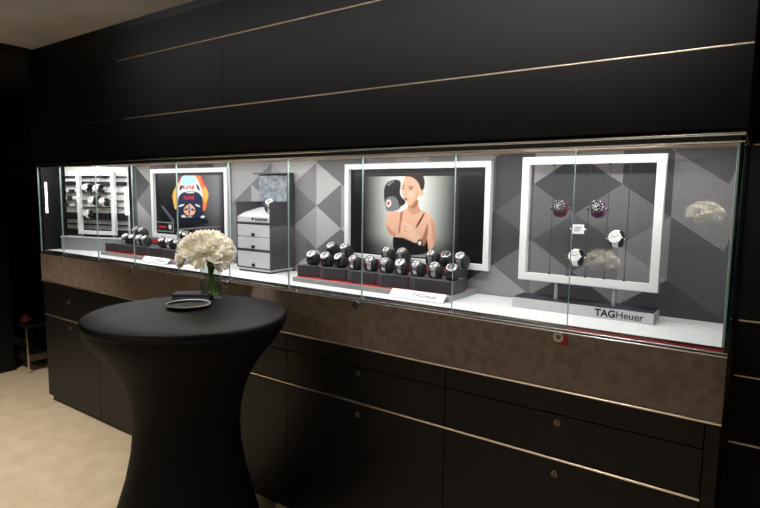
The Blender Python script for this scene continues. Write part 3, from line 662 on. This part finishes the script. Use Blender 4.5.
# ---------------------------------------------------------------- silver frame stand with hanging watches
def frame_stand(loc, rotz, w, h, zb, bar, label, base=True):
    t = thing('watch_display_stand', label, 'display stand', loc, rotz, 'white frame stands with hanging watches')
    W = w/2
    if base:
        bm = B(); box(bm, -W-.002, W-.0, -.062, .062, 0, .040, 0, .0015); box(bm, -W, W-.002, -.060, .060, .0402, .0412, 1)
        bs = obj('base', bm, ['silverfront', 'slate'], t)
        text('lettering', 'TAG', .036, Matrix.Translation((.060, -.0625, .009)) @ FACE, 'text', bs, .0012)
        text('lettering', 'Heuer', .036, Matrix.Translation((.133, -.0625, .009)) @ FACE, 'text', bs, .0002)
    bm = B()
    for x in (-.105, .112) if base else (-.14, .14):
        tube(bm, [(x, 0, .041 if base else 0), (x, 0, zb)], .0065, 14)
    for q, x in enumerate((-.105, .112) if base else (-.14, .14)):
        b2 = B(); tube(b2, [(x, 0, .041 if base else 0), (x, 0, zb+.002)], .0075, 16); obj('post', b2, 'brushed', t, True)
    bm.free()
    bm = B(); y0, y1 = -.014, .014
    outer = [(-W, zb), (W, zb), (W, zb+h), (-W, zb+h)]; inner = [(-W+bar, zb+bar), (W-bar, zb+bar), (W-bar, zb+h-bar), (-W+bar, zb+h-bar)]
    of, ob, inf, inb = [[bm.verts.new((x, y, z)) for x, z in p] for p in (outer, inner) for y in (y0, y1)]
    for k in range(4):
        l = (k+1) % 4
        bm.faces.new((of[k], of[l], inf[l], inf[k])); bm.faces.new((ob[k], inb[k], inb[l], ob[l]))
        bm.faces.new((of[k], ob[k], ob[l], of[l])); bm.faces.new((inf[k], inf[l], inb[l], inb[k]))
    bmesh.ops.recalc_face_normals(bm, faces=bm.faces[:])
    bmesh.ops.bevel(bm, geom=[e for e in bm.edges if e.calc_length() > .1], offset=.002, segments=2, affect='EDGES')
    obj('frame', bm, 'white', t, label='white square frame')
    for x in WX:
        bm = B(); tube(bm, [(x*w/.525, 0, zb+bar-.001), (x*w/.525, 0, zb+h-bar+.001)], .0014, 6)
        for z in (zb+bar+.003, zb+h-bar-.003): box(bm, x*w/.525-.004, x*w/.525+.004, -.004, .004, z-.004, z+.004)
        obj('wire', bm, 'anth', t, label='thin dark vertical wire')
    return t
WX = [-.137, -.067, .003, .073, .144]
fs = frame_stand((-.5525, 2.163, ZF+.0005), 0, .518, .492, .107, .030, 'silver based white frame stand with hanging watches, right end of the showcase')
PH2 = math.radians(14)
hp = [make_watch('purple', 'steel', 'dialb', 'dialb', PH2), make_watch('ceramic', 'ceramic', 'dialw', 'ceramic', PH2, chrono=False, bracelet=True)]
hc = [make_cushion(m='strapb', m2='crimson', length=.046, clips=.035), make_cushion(m='purple', length=.046, clips=.035), make_cushion(m='strapb', length=.046, clips=.035)]
cu0 = hp[0].copy(); bpy.data.objects.remove(cu0)
spots = [(-.655, 1.557, hp[0], hc[0], 'black bezel watch on a black and crimson cushion, upper left in the silver stand', 'black and crimson cushion clipped to wires, upper left in the silver stand'),
         (-.515, 1.559, hp[0], hc[1], 'black bezel watch on a purple cushion, top centre of the silver stand', 'purple cushion clipped to wires, top centre of the silver stand'),
         (-.444, 1.450, hp[1], hc[2], 'white watch hanging on the right in the silver stand', 'black cushion of the right hand white watch in the silver stand'),
         (-.585, 1.370, hp[1], hc[2], 'white watch hanging lowest, under the small card in the silver stand', 'black cushion of the lowest white watch in the silver stand')]
for x, z, wp, cp, lw_, lc in spots:
    place(wp, (x, 2.163, z-CZ-.004), 0, lw_, 'watches hanging in the silver frame', 'watch')
    place(cp, (x, 2.163, z-CZ-.004), 0, lc, 'cushions hanging in the silver frame', 'cushion')
t = thing('price_card', 'small white card clipped between wires in the silver frame stand', 'card', (-.585, 2.163, 1.458))
bm = B(); box(bm, -.022, .022, -.003, .003, 0, .036, 0, .001); obj('card', bm, 'white', t)
bm = B()
for q in range(3): box(bm, -.014, .014-.004*q, -.0036, -.0031, .024-.007*q, .0265-.007*q)
obj('print_lines', bm, 'greytext', t)
for s in (-1, 1):
    bm = B(); tube(bm, [(s*.021, 0, .018), (s*.035, 0, .018)], .003, 10); box(bm, s*.035-.004, s*.035+.004, -.005, .005, .013, .023, 0, .001); obj('clip', bm, 'chrome', t, True, 'small chrome wire clip')

# ---------------------------------------------------------------- white shelf unit at the left end
A0, A1 = Vector((-4.355, 2.037)), Vector((-3.81, 2.220)); ang = math.atan2(A1.y-A0.y, A1.x-A0.x); LW = (A1-A0).length
mid = (A0+A1)/2
sh = thing('shelf_unit', 'white backed shelf unit with dark shelves at the left end of the showcase', 'shelf', (mid.x, mid.y, ZF+.0005), ang)
hw = LW/2; htop = ZT-.012-ZF
bm = B(); box(bm, -hw, hw, .034, .040, .10, htop); obj('back_panel', bm, 'white', sh)
bm = B(); box(bm, -hw, hw, -.03, .040, 0, .092, 0, .002); box(bm, -hw-.0, hw, -.035, .040, .092, .10, 1, .001); obj('plinth', bm, ['greyplat', 'white'], sh)
zsh = [(.170, .045), (.235, .004), (.300, .004), (.348, .005), (.400, .004), (.450, .005), (.500, .045), (.57, .012)]
zshelf = []
for z, hh in [(.105, .05), (.185, .012), (.225, .055), (.318, .006), (.368, .006), (.425, .006), (.480, .03), (.540, .010)]:
    bm = B(); box(bm, -hw, hw-.012, .012, .034, z, z+hh, 0, .001); obj('shelf', bm, 'black', sh); zshelf.append(z+hh)
bm = B(); box(bm, hw-.010, hw-.002, .004, .034, .27, .47, 0, .002); obj('light_strip', bm, 'led', sc, label='vertical lit strip beside the shelves').parent = sh
RA = Matrix.Translation(sh.location) @ Matrix.Rotation(ang, 4, 'Z')
def on_shelf(x, y, z): return RA @ Vector((x, y, z))
bagn = [(-.27, 3, .028, .022, 'at the far left of the third shelf'), (-.24, 4, 0.03, .03, 'left on the fourth shelf'), (.02, 4, .05, .03, 'in the middle of the fourth shelf'), (.05, 5, .05, .026, 'in the middle of the fifth shelf'),
        (-.10, 5, .03, .02, 'left on the fifth shelf'), (.17, 3, .03, .026, 'right on the third shelf'), (-.16, 3, .04, .02, 'left of the watches on the third shelf'), (-.22, 5, .04, .02, 'at the far left of the fifth shelf')]
for x, si, wd, hh, wh in bagn:
    t = thing('small_case', 'small black leather case %s' % wh, 'case', on_shelf(x, .021, zshelf[si]+.0005), ang, 'small black cases on the white shelves')
    bm = B(); box(bm, -wd/2, wd/2, -.012, .012, 0, hh*.7, 0, .004); obj('body', bm, 'cushion', t)
    bm = B(); box(bm, -wd/2, wd/2, -.012, .012, hh*.7+.0005, hh, 0, .003); obj('lid', bm, 'strapb', t)
# second frame on the shelf unit's plinth
fp = RA @ Vector((.045, -.017, .1005))
WX0 = WX
f2 = frame_stand(fp, ang, .335, .46, .02, .028, 'white frame with hanging watches in front of the white shelf unit, left end', base=False)
R2 = Matrix.Translation(fp) @ Matrix.Rotation(ang, 4, 'Z')
for n, (x, z, k) in enumerate([(-.071, .36, 1), (.026, .355, 1), (-.024, .265, 1), (.075, .26, 1), (-.071, .17, 1)]):
    p = R2 @ Vector((x, 0, z-CZ)); pos = ['upper left', 'upper right', 'middle left', 'middle right', 'lowest'][n]
    dup(hp[k], p, ang, 'white watch hanging %s in the frame at the left end' % pos, 'watches hanging in the left frame')
    c = dup(hc[2], p, ang, 'black cushion of the %s watch in the frame at the left end' % pos, 'cushions hanging in the left frame')
# ---------------------------------------------------------------- cocktail table
TC = Vector((-1.948, 1.392, 0))
def make_table(loc, label):
    t = thing('cocktail_table', label, 'table', loc)
    bm = B()
    prof = [(.372, 0.012), (.362, .03), (.325, .12), (.280, .28), (.246, .40), (.224, .52), (.217, .62), (.222, .70), (.236, .77), (.262, .84), (.301, .91), (.345, .965), (.378, 1.01), (.396, 1.04), (.403, 1.060), (.405, 1.072)]
    # slight four-legged tension near the floor
    rings = lathe(bm, prof, 96, cap=False)
    for (r, z), ring in zip(prof, rings):
        for k, v in enumerate(ring):
            a = 2*PI*k/96; f = max(0, 1-z/.5); s = 1-.07*f*(1-abs(math.cos(2*(a+.6)))) ; wr = 1+.0022*math.sin(22*a+z*9)*max(0, 1-abs(z-.95)/.25)
            v.co.x = v.co.x*s*wr-max(0, 1.05-z)*.025; v.co.y = v.co.y*s*wr-max(0, 1.05-z)*.017
    obj('stretch_cover', bm, 'cloth', t, True)
    bm = B()
    lathe(bm, [(.4052, 1.070), (.4065, 1.078), (.4055, 1.088), (.402, 1.095), (.395, 1.0985), (.30, 1.0995), (.10, 1.1), (.02, 1.1)], 96)
    obj('top_cover', bm, 'cloth_top', t, True)
    for q in range(4):
        a = q*PI/2-.6+PI/4+PI/4
        bm = B(); Tm = Matrix.Translation((.335*math.cos(a), .335*math.sin(a), 0))
        lathe(bm, [(.036, 0), (.036, .012), (.028, .022)], 18, 0, Tm); obj('foot', bm, 'strapb', t, True)
    return t
tb = make_table(TC, 'tall round cocktail table in a black stretch cover, in front of the showcase')

# ---------------------------------------------------------------- vase and flowers
VX, VY, VZ = -2.125, 1.650, 1.1005
def make_vase(loc, label):
    t = thing('glass_vase', label, 'vase', loc)
    bm = B(); lathe(bm, [(.010, 0), (.047, 0), (.050, .003), (.050, .150), (.0505, .152), (.0475, .152), (.047, .148), (.047, .010), (.010, .009)], 40); obj('glass', bm, 'vglass', t, True)
    bm = B(); lathe(bm, [(.010, .0098), (.0462, .0104), (.0462, .085), (.01, .0852)], 36); obj('water', bm, 'water', t, True, 'clear water')
    return t
vs_ = make_vase((VX, VY, VZ), 'clear glass vase of white flowers on the black table')
def petal_mesh(bm, R, h, a, open_, wid, mi):
    # a cupped petal rooted at the axis
    nu, nv = 6, 5; g = []
    for i in range(nu+1):
        u = i/nu; row = []
        rad = R*(math.sin(u*2.0)*open_*.98+.10*u); z = h*(u**1.1)*(1.15-.15*open_*u)
        if u > .75: rad += R*.16*(u-.75)/.25*open_
        hwid = wid*math.sin(PI*min(1, .18+u*.72))**.7*(.35+.65*u)
        if u == 1: hwid *= .9
        for j in range(nv+1):
            v = (j/nv-.5)*2; th = a+v*hwid
            rr = rad*(1-.10*v*v); row.append(bm.verts.new((rr*math.cos(th), rr*math.sin(th), z-.12*h*v*v*u)))
        g.append(row)
    for i in range(nu):
        for j in range(nv):
            f = bm.faces.new((g[i][j], g[i+1][j], g[i+1][j+1], g[i][j+1])); f.material_index = mi
def bloom(seed):
    r = random.Random(seed); bm = B()
    for n, R, h, op, wd in ((6, .043, .031, .98, .70), (6, .039, .036, .86, .70), (6, .033, .040, .74, .74), (5, .027, .042, .60, .85), (5, .020, .041, .46, .95), (4, .012, .038, .32, 1.1)):
        o = r.uniform(0, 6)
        for k in range(n):
            petal_mesh(bm, R*r.uniform(.93, 1.07), h*r.uniform(.92, 1.08), o+2*PI*k/n+r.uniform(-.1, .1), op, wd, 0 if r.random() < .7 else 1)
    Tm = Matrix.Translation((0, 0, .027)); lathe(bm, [(.0015, 0), (.006, .004), (.005, .008), (.001, .010)], 10, 2, Tm)
    lathe(bm, [(.003, -.006), (.009, -.001), (.012, .004)], 12, 3)
    me = bpy.data.meshes.new('bloom'); bm.normal_update(); bm.to_mesh(me); bm.free()
    for k in ('petal', 'petal2', 'heart', 'stem'): me.materials.append(M[k])
    me.polygons.foreach_set('use_smooth', [True]*len(me.polygons)); return me
BL = [bloom(s) for s in (1, 2, 3)]
rf = random.Random(3)
bc = Vector((VX-.018, VY-.013, VZ+.206))           # heart of the dome
dirs = []
N = 27
for k in range(N):
    z = 1-(k+.5)/N*1.35; a = k*2.39996+.4; q = math.sqrt(max(0, 1-z*z)); dirs.append(Vector((q*math.cos(a), q*math.sin(a), z)))
def flower(k, d, center, vloc, label, group, cat='flower'):
    rad = Vector((.097, .097, .080)); p = center+Vector((d.x*rad.x, d.y*rad.y, d.z*rad.z))
    t = thing('white_rose', label, cat, p, 0, group)
    b = bpy.data.objects.new('bloom', BL[k % 3]); C.objects.link(b); b.parent = t
    up = (d+Vector((0, 0, .25))).normalized(); b.rotation_euler = up.to_track_quat('Z', 'Y').to_euler()
    b.scale = [rf.uniform(.84, 1.02)]*3
    e = Vector((rf.uniform(-1, 1), rf.uniform(-1, 1), 0)); e = e.normalized()*rf.uniform(.005, .036)
    neck = vloc+Vector((-e.x*.45+rf.uniform(-.012, .012), -e.y*.45+rf.uniform(-.012, .012), .150))
    foot = vloc+Vector((e.x, e.y, .014)); m1 = (p-up*.03)*.55+neck*.45
    pts = [p-up*.003-p, p-up*.02-p, m1-p+Vector((0, 0, -.01)), neck-p, (neck*.5+foot*.5)-p, foot-p]
    bm = B(); tube(bm, pts, [.0026, .0024, .0026, .0030, .0030, .0030], 8); obj('stem', bm, 'stem', t, True)
    if k % 3 == 0 or d.z < -.1:
        bm = B(); c = m1-p; dd = (d+Vector((0, 0, -.4))).normalized(); sd = dd.cross(Vector((0, 0, 1))).normalized()
        pr = [(0, 0), (.012, .010), (.026, .013), (.040, .008), (.050, 0)]
        L_ = [bm.verts.new(c+dd*x+sd*w_+Vector((0, 0, .004))) for x, w_ in pr]; R_ = [bm.verts.new(c+dd*x-sd*w_+Vector((0, 0, .004))) for x, w_ in pr[1:-1]]; Mm = [bm.verts.new(c+dd*x) for x, w_ in pr[1:-1]]
        chain = [L_[0]]+Mm+[L_[-1]]
        for s_, side in ((1, [L_[0]]+L_[1:-1]+[L_[-1]]), (-1, [L_[0]]+R_+[L_[-1]])):
            for q in range(4):
                vs = [];
                for v in (chain[q], chain[q+1], side[q+1], side[q]):
                    if v not in vs: vs.append(v)
                if len(vs) > 2:
                    try: bm.faces.new(vs)
                    except ValueError: pass
        r_ = bmesh.ops.solidify(bm, geom=bm.faces[:], thickness=.0007); obj('leaf', bm, 'leaf', t, True, 'dark green leaf')
    return t
for k, d in enumerate(dirs):
    flower(k, d, bc, Vector((VX, VY, VZ)), 'white rose in the domed bouquet in the glass vase on the black table', 'white roses in the glass vase')

# two more bouquets on plinths across the aisle, seen mirrored in the showcase glass
ND = 17; dirs2 = []
for k in range(ND):
    z = 1-(k+.5)/ND*1.3; a = k*2.39996+1.1; q = math.sqrt(max(0, 1-z*z)); dirs2.append(Vector((q*math.cos(a), q*math.sin(a), z)))
for (px_, py_, pz_), side in (((-.372, -1.0, 1.262), 'at the right end'), ((-1.09, -1.0, .850), 'inside the silver frame')):
    t = thing('plinth', 'black plinth across the aisle under the bouquet mirrored %s' % side, 'plinth', (px_, py_, 0), 0, 'plinths across the aisle')
    bm = B(); box(bm, -.16, .16, -.16, .16, .05, pz_-.03, 0, .003); obj('body', bm, 'panel', t)
    bm = B(); box(bm, -.14, .14, -.14, .14, 0, .05); obj('toe_kick', bm, 'black', t)
    bm = B(); box(bm, -.17, .17, -.17, .17, pz_-.03, pz_, 0, .003); obj('top', bm, 'dark', t)
    make_vase((px_, py_, pz_+.0005), 'clear glass vase of white flowers mirrored in the glass %s' % side)
    for k, d in enumerate(dirs2):
        flower(k, d, Vector((px_, py_, pz_+.206)), Vector((px_, py_, pz_+.0005)), 'white rose in the bouquet mirrored in the showcase glass %s' % side, 'white roses mirrored %s' % side)

# ---------------------------------------------------------------- dish and folded case on the table
ds = thing('dish', 'round glossy black dish with a bright silver rim on the black table', 'dish', (-2.033, 1.455, 1.1005))
bm = B(); lathe(bm, [(.02, 0), (.070, 0), (.084, .006), (.092, .013), (.094, .0145), (.0945, .0135), (.092, .009), (.082, .0035), (.02, .003)][::-1][:0] or [(.02, 0), (.070, 0), (.084, .005), (.092, .012), (.090, .0135), (.082, .0075), (.068, .0035), (.02, .003)], 64); obj('bowl', bm, 'dark', ds, True)
bm = B(); torus(bm, .0915, .0026, 72, 10, 0, Matrix.Translation((0, 0, .0135))); obj('rim', bm, 'rail', ds, True, 'bright silver rim')
fw = thing('leather_folder', 'small black leather folder lying behind the silver rimmed dish', 'folder', (-2.175, 1.585, 1.1005), math.radians(38))
bm = B(); box(bm, -.085, .085, -.045, .045, 0, .013, 0, .002); obj('back_cover', bm, 'cushion', fw)
bm = B(); box(bm, -.085, .085, -.045, .043, .0135, .028, 0, .003); obj('front_cover', bm, 'black', fw)

# ---------------------------------------------------------------- left edge of the room
t = thing('display_column', 'tall black display column at the far left edge', 'column', (-5.62, 1.95, 0))
bm = B(); box(bm, -.24, .255, -.09, .09, 0, 1.30, 0, .003); obj('body', bm, 'panel', t)
bm = B(); box(bm, -.1, .235, -.094, -.0905, .93, 1.13, 0, .001); obj('pale_board', bm, 'palegrey', t, label='pale grey board on the column')
t = thing('side_table', 'low black side table with a brass edged leg by the far left wall', 'table', (-5.33, 2.16, 0))
bm = B(); box(bm, -.17, .17, -.10, .10, .40, .425, 0, .002); obj('table_top', bm, 'black', t)
bm = B(); box(bm, .155, .168, -.10, -.088, 0, .40, 0, .001); obj('leg', bm, 'brass', t, label='brass edge leg')
bm = B(); box(bm, .155, .168, .085, .097, 0, .40, 0, .001); obj('leg', bm, 'black', t)
bm = B(); box(bm, -.168, -.155, -.10, -.088, 0, .40, 0, .001); obj('leg', bm, 'black', t)
bm = B(); box(bm, -.168, -.155, .085, .097, 0, .40, 0, .001); obj('leg', bm, 'black', t)
bm = B(); box(bm, -.155, .155, -.09, .085, .10, .16, 0, .002); obj('lower_shelf', bm, 'brassdull', t)
t = thing('pouch', 'small dark red fabric pouch on the low side table', 'pouch', (-5.30, 2.12, .4255))
bm = B(); lathe(bm, [(.03, 0), (.055, .012), (.062, .03), (.05, .052), (.022, .066), (.03, .082)], 24, sx=1.0, sy=.7); obj('body', bm, 'crimsonbag', t, True)
bm = B(); torus(bm, .0225, .004, 20, 8, 0, Matrix.Translation((0, 0, .067)) @ Matrix.Diagonal((1, .72, 1, 1))); obj('drawstring', bm, 'black', t, True)

# ---------------------------------------------------------------- lights
def area(name, loc, size, power, col=(1, 1, 1), rot=(0, 0, 0), sizey=None, spread=180):
    l = bpy.data.lights.new(name, 'AREA'); l.energy = power; l.color = col; l.size = size
    if sizey: l.shape = 'RECTANGLE'; l.size_y = sizey
    l.spread = math.radians(spread)
    o = bpy.data.objects.new(name, l); C.objects.link(o); o.location = loc; o.rotation_euler = rot; return o
def spot(name, loc, tgt, power, ang=60, col=(1, .93, .84), r=.05, blend=.5):
    l = bpy.data.lights.new(name, 'SPOT'); l.energy = power; l.color = col; l.spot_size = math.radians(ang); l.shadow_soft_size = r; l.spot_blend = blend
    o = bpy.data.objects.new(name, l); C.objects.link(o); o.location = loc
    o.rotation_euler = (Vector(tgt)-Vector(loc)).to_track_quat('-Z', 'Y').to_euler(); return o
# LED line behind the upper track of the showcase
area('showcase_led_front', ((XL+XR)/2, D+.055, ZT-.012), 4.2, 20, (1, .985, .97), (math.radians(14), 0, 0), .03)
area('showcase_led_back', ((XL+XR)/2, BACK-.16, ZT-.010), 4.2, 3, (1, .97, .94), (0, 0, 0), .02)
# ceiling downlights of the shop, and added unseen fill lights
WARM = (1, .92, .82)
spot('downlight_left', (-3.9, .65, CEIL-.02), (-4.0, .8, 0), 215, 85, WARM)
spot('downlight_far_left', (-5.3, .9, CEIL-.02), (-5.3, .9, 0), 28, 70, WARM)
spot('bouquet_fill_spot', (-1.55, .55, CEIL-.02), (-2.11, 1.64, 1.27), 150, 17, (1, .98, .95))  # added spot from the front, narrowed to brighten the flowers and stems
for px_, pz_ in ((-.372, 1.47), (-1.09, 1.06)):
    spot('added_plinth_spot', (px_, -.75, CEIL-.02), (px_, -1.0, pz_), 640 if pz_ > 1.2 else 1000, 24, (1, .97, .92))  # strong added spots so the bouquets show up in the glass
spot('downlight_middle', (-.6, -.6, CEIL-.02), (-.6, -.3, 0), 120, 95, WARM)
area('room_fill', (-2.2, -1.2, CEIL-.03), 3.0, 24, (1, .93, .85), (0, 0, 0), .8)  # soft room fill added overhead, out of view
area('trim_fill', (-1.7, .55, CEIL-.03), 2.9, 7.5, (1, .97, .93), (math.radians(80), 0, 0), .04, 46)  # unseen strip light added to brighten the upper metal lines
spot('cabinet_fill_right', (-.9, -.3, CEIL-.02), (-.75, 1.87, .60), 50, 38, (1, .94, .86))  # unseen spot put in to brighten the brass strips below the showcase
w = bpy.data.worlds.new('World'); C_s = bpy.context.scene; C_s.world = w; w.use_nodes = True
w.node_tree.nodes['Background'].inputs['Color'].default_value = (1, .95, .9, 1); w.node_tree.nodes['Background'].inputs['Strength'].default_value = .02

# ---------------------------------------------------------------- camera
cam = bpy.data.cameras.new('Camera'); co = bpy.data.objects.new('Camera', cam); C.objects.link(co)
cam.sensor_width = 36; cam.lens = 549.28/760*36; cam.clip_start = .02
co.matrix_world = Matrix.Translation((0, 0, 1.6)) @ Matrix.Rotation(.6098, 4, 'Z') @ Matrix.Rotation(PI/2-.1087, 4, 'X') @ Matrix.Rotation(.0131, 4, 'Z')
C_s.camera = co
vs = C_s.view_settings; vs.view_transform = 'Standard'; vs.look = 'None'; vs.exposure = 0; vs.gamma = 1; vs.use_curve_mapping = False
